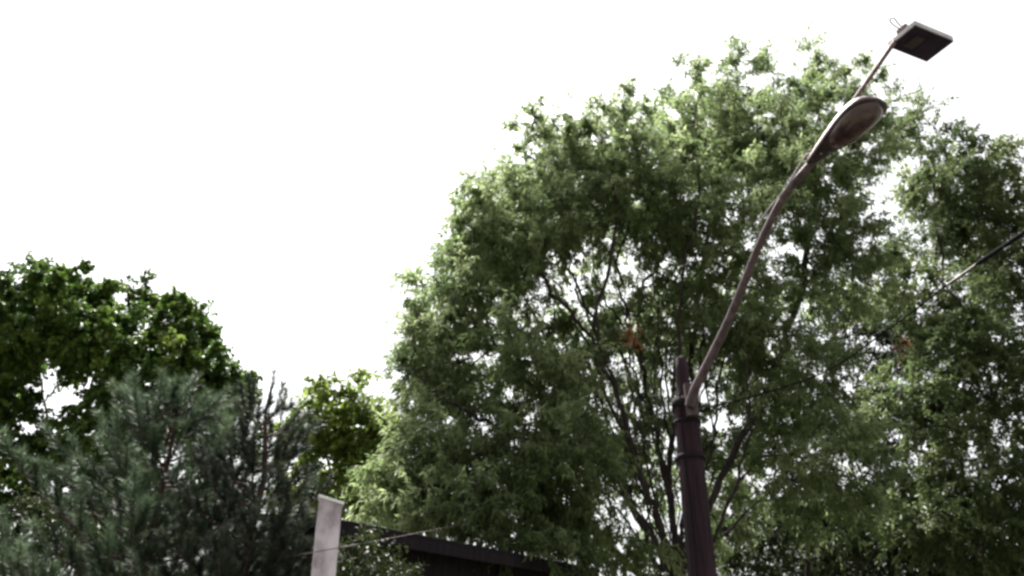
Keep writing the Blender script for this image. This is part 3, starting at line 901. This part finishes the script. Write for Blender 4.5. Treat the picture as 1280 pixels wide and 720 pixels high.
A_, B_, C_, D_ = on_plane(1140, 31), on_plane(1190, 51), on_plane(1160, 78), on_plane(1116, 60)
pc = (A_ + B_ + C_ + D_) / 4
pu = unit((B_ - A_) + (C_ - D_))
pv = unit(np.cross([0, 0, 1.0], pu))
plu, plv = 0.47, 0.29
panel = empty("panel_lamp", P(1012, 206, 6.14))
tag(panel, "flat rectangular panel lamp on a thin straight rod above the old lamp", "lamp")
ra = P(1006, 214, 6.22)
rb = pc - pu * plu * 0.47 + pv * plv * 0.25 + np.array([0, 0, 0.02])
link("rod", tubes_mesh("rod", [(np.linspace(ra, rb, 8), 0.0205, 10)]), M["rod"], panel, smooth=True)
bm = bmesh.new()
box_bm(bm, pc + np.array([0, 0, 0.035]), pu, pv, (0, 0, 1), plu, plv, 0.055, 0.008)
case = link("panel_case", bm_mesh("panel_case", bm), M["panel_case"], panel)
bm = bmesh.new()
box_bm(bm, pc + np.array([0, 0, 0.002]), pu, pv, (0, 0, 1), plu * 0.975, plv * 0.97, 0.014, 0.003)
link("panel_face", bm_mesh("panel_face", bm), M["panel_face"], case)
bm = bmesh.new()
box_bm(bm, pc - pu * plu * 0.18 + np.array([0, 0, -0.008]), pu, pv, (0, 0, 1), plu * 0.22, plv * 0.5, 0.010, 0.003)
link("sensor_plate", bm_mesh("sensor_plate", bm), M["lamp_under"], case)
bm = bmesh.new()
q = pc - pu * plu * 0.46 - pv * plv * 0.05 + np.array([0, 0, 0.075])
box_bm(bm, q, pu, pv, (0, 0, 1), 0.05, 0.10, 0.04, 0.005)
link("mounting_lug", bm_mesh("mounting_lug", bm), M["rod"], panel)
loop = [q + np.array([-0.02, 0, 0.0]), q + np.array([-0.07, 0, 0.05]), q + np.array([-0.09, 0, 0.11]), q + np.array([-0.05, 0, 0.13]), q + np.array([-0.03, 0.0, 0.08]), q + np.array([0.0, 0, 0.02])]
link("lead", tubes_mesh("lead", [(smooth_path(loop, 6), 0.006, 6)]), M["cable"], panel, smooth=True)

# ------------------------------------------------------------------ cables
def cable_path(a, b, sag, n=30):
    t = np.linspace(0, 1, n)[:, None]
    p = a * (1 - t) + b * t
    p[:, 2] -= (4 * sag * t * (1 - t))[:, 0]
    return p


ca, cb = P(880, 512, 7.86), P(1300, 276, 5.2)
cp = smooth_path([ca, P(1020, 470, 7.3), P(1110, 412, 6.8), P(1182, 358, 6.3), P(1225, 328, 6.0), P(1290, 284, 5.5), P(1400, 205, 5.0)], 8)
cab = empty("overhead_cable", ca)
tag(cab, "black overhead cable with thick sleeve running from the wooden pole to the edge", "cable")
link("wire", tubes_mesh("wire", [(cp, 0.0075, 8)]), M["cable"], cab, smooth=True)
sl = smooth_path([P(1220, 331, 6.03), P(1250, 311, 5.8), P(1290, 284, 5.5), P(1330, 256, 5.3)], 6)
link("sleeve", tubes_mesh("sleeve", [(sl, np.concatenate([[0.010], np.full(len(sl) - 1, 0.019)]), 10)]), M["sleeve"], cab, smooth=True)
sl = smooth_path([P(1184, 356.5, 6.29), P(1202, 344, 6.16), P(1221, 330.5, 6.03)], 6)
link("splice", tubes_mesh("splice", [(sl, 0.0125, 8)]), M["arm_steel"], cab, smooth=True)
sl = smooth_path([P(1184, 357, 6.29), P(1178, 353, 6.28), P(1171, 347, 6.27)], 5)
link("loose_end", tubes_mesh("loose_end", [(sl, 0.006, 6)]), M["arm_steel"], cab, smooth=True)

wp = smooth_path([P(341, 699, 8.15), P(380, 692.5, 7.2), P(405, 688, 6.78), P(430, 683.5, 7.0), P(470, 676, 7.9), P(570, 657, 10.2), P(640, 642, 12.6)], 8)
tag(link("thin_wire", tubes_mesh("thin_wire", [(wp, 0.0034, 6)]), M["arm_steel"], smooth=True),
    "thin wire passing in front of the concrete post into the tall tree", "wire")

# ------------------------------------------------------------------ concrete post
post_c = P(408, 680, 7.0)
post = empty("concrete_post", (post_c[0], 7.0, 0))
tag(post, "pale concrete post with sloping cap standing before the dark shed", "post")
ztop = P(398, 625, 7.0)[2]
th = math.radians(14)
du = np.array([math.cos(th), math.sin(th), 0]); dv_ = np.array([-math.sin(th), math.cos(th), 0])
bm = bmesh.new()
cc = np.array([post_c[0], 7.0, 0])
hwid, hdep = 0.098, 0.07
vsn = []
nz_ = 12
for i in range(nz_ + 1):
    ring = []
    for (sx, sy) in ((-1, -1), (1, -1), (1, 1), (-1, 1)):
        z = -0.2 + (ztop + 0.2) * i / nz_ - (0.05 * (sx + 1) / 2 if i == nz_ else 0)
        e = 0.0015 * random.uniform(-1, 1)
        ring.append(bm.verts.new(Vector(cc + du * sx * (hwid + e) + dv_ * sy * (hdep + e)) + Vector((0, 0, z))))
    vsn.append(ring)
for i in range(nz_):
    for j in range(4):
        bm.faces.new((vsn[i][j], vsn[i][(j + 1) % 4], vsn[i + 1][(j + 1) % 4], vsn[i + 1][j]))
bm.faces.new(vsn[-1])
bmesh.ops.bevel(bm, geom=[e for e in bm.edges if abs((e.verts[0].co - e.verts[1].co).normalized().z) > 0.95], offset=0.008, segments=2, affect='EDGES')
link("shaft", bm_mesh("shaft", bm), M["concrete"], post)
bm = bmesh.new()
sl_ = unit(du * 2 * hwid + np.array([0, 0, -0.05]))
nu = np.cross(sl_, dv_)
box_bm(bm, cc + np.array([0, 0, ztop - 0.025]) + nu * 0.014, sl_, dv_, nu, 2 * hwid + 0.03, 2 * hdep + 0.03, 0.024, 0.005)
link("cap", bm_mesh("cap", bm), M["concrete_cap"], post)

# ------------------------------------------------------------------ dark shed behind the post
def at_z(px, py, z):
    x, u = (px - 640) / FPX, (360 - py) / FPX
    d = np.array([x, CP - SP * u, SP + CP * u])
    return CAM + d * ((z - CAM[2]) / d[2])


ZE = 3.03
e0, e1 = at_z(420, 655, ZE), at_z(748, 716, ZE)
sd_dir = unit(e1 - e0)
sn = np.array([sd_dir[1], -sd_dir[0], 0])              # outward, towards the camera
L_ = float(np.linalg.norm(e1 - e0))
shed = empty("garden_shed", ((e0 + e1) / 2 - sn * 1.5) * np.array([1, 1, 0]))
tag(shed, "low dark wooden shed with overhanging roof behind the concrete post", "shed")
SD = 1.1                                                # depth
rise = 0.16
# roof sheet: mono-pitch, rising away from the eave
bm = bmesh.new()
rv = unit(-sn * SD + np.array([0, 0, rise]))
rn = np.cross(sd_dir, rv)
if rn[2] < 0: rn = -rn
rc = (e0 + sd_dir * L_ / 2) + rv * (SD + 0.7) / 2
box_bm(bm, rc + rn * 0.03, sd_dir, rv, rn, L_ + 0.1, SD + 0.7, 0.05, 0.006)
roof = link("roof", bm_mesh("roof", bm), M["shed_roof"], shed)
bm = bmesh.new()
box_bm(bm, e0 + sd_dir * L_ / 2 + np.array([0, 0, -0.055]) - sn * 0.015, sd_dir, sn, (0, 0, 1), L_ + 0.06, 0.028, 0.13, 0.003)
link("fascia", bm_mesh("fascia", bm), M["shed_board"], roof)
me_r = None
nr_ = 8
for i in range(nr_):
    c = e0 + sd_dir * (0.15 + (L_ - 0.3) * i / (nr_ - 1)) + rv * 0.27 - rn * 0.045
    bm = bmesh.new()
    box_bm(bm, c, sd_dir, rv, rn, 0.05, 0.44, 0.09, 0.003)
    link("rafter", bm_mesh("rafter", bm), M["shed_board"], roof)
wall_o = e0 - sn * 0.30
bw = 0.16
nb = int((L_ - 0.1) / bw)
for i in range(2 * nb):
    c = wall_o + sd_dir * (0.1 + bw * (i % nb + 0.5)) + sn * random.uniform(-0.004, 0.004) - sn * (SD if i >= nb else 0)
    bm = bmesh.new()
    hgt = ZE + 0.045 + random.uniform(-0.004, 0.004)
    box_bm(bm, np.array([c[0], c[1], hgt / 2]), sd_dir, sn, (0, 0, 1), bw - 0.008, 0.022, hgt, 0.003)
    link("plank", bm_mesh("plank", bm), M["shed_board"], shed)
# end wall at the post's side, also of planks
for i in range(int(SD / bw) - 1):
    c = wall_o + sd_dir * 0.08 - sn * (0.1 + bw * (i + 0.5))
    hgt = ZE + 0.045 + rise * (i * bw) / SD
    bm = bmesh.new()
    box_bm(bm, np.array([c[0], c[1], hgt / 2]), sn, sd_dir, (0, 0, 1), bw - 0.008, 0.022, hgt, 0.003)
    link("plank", bm_mesh("plank", bm), M["shed_board"], shed)
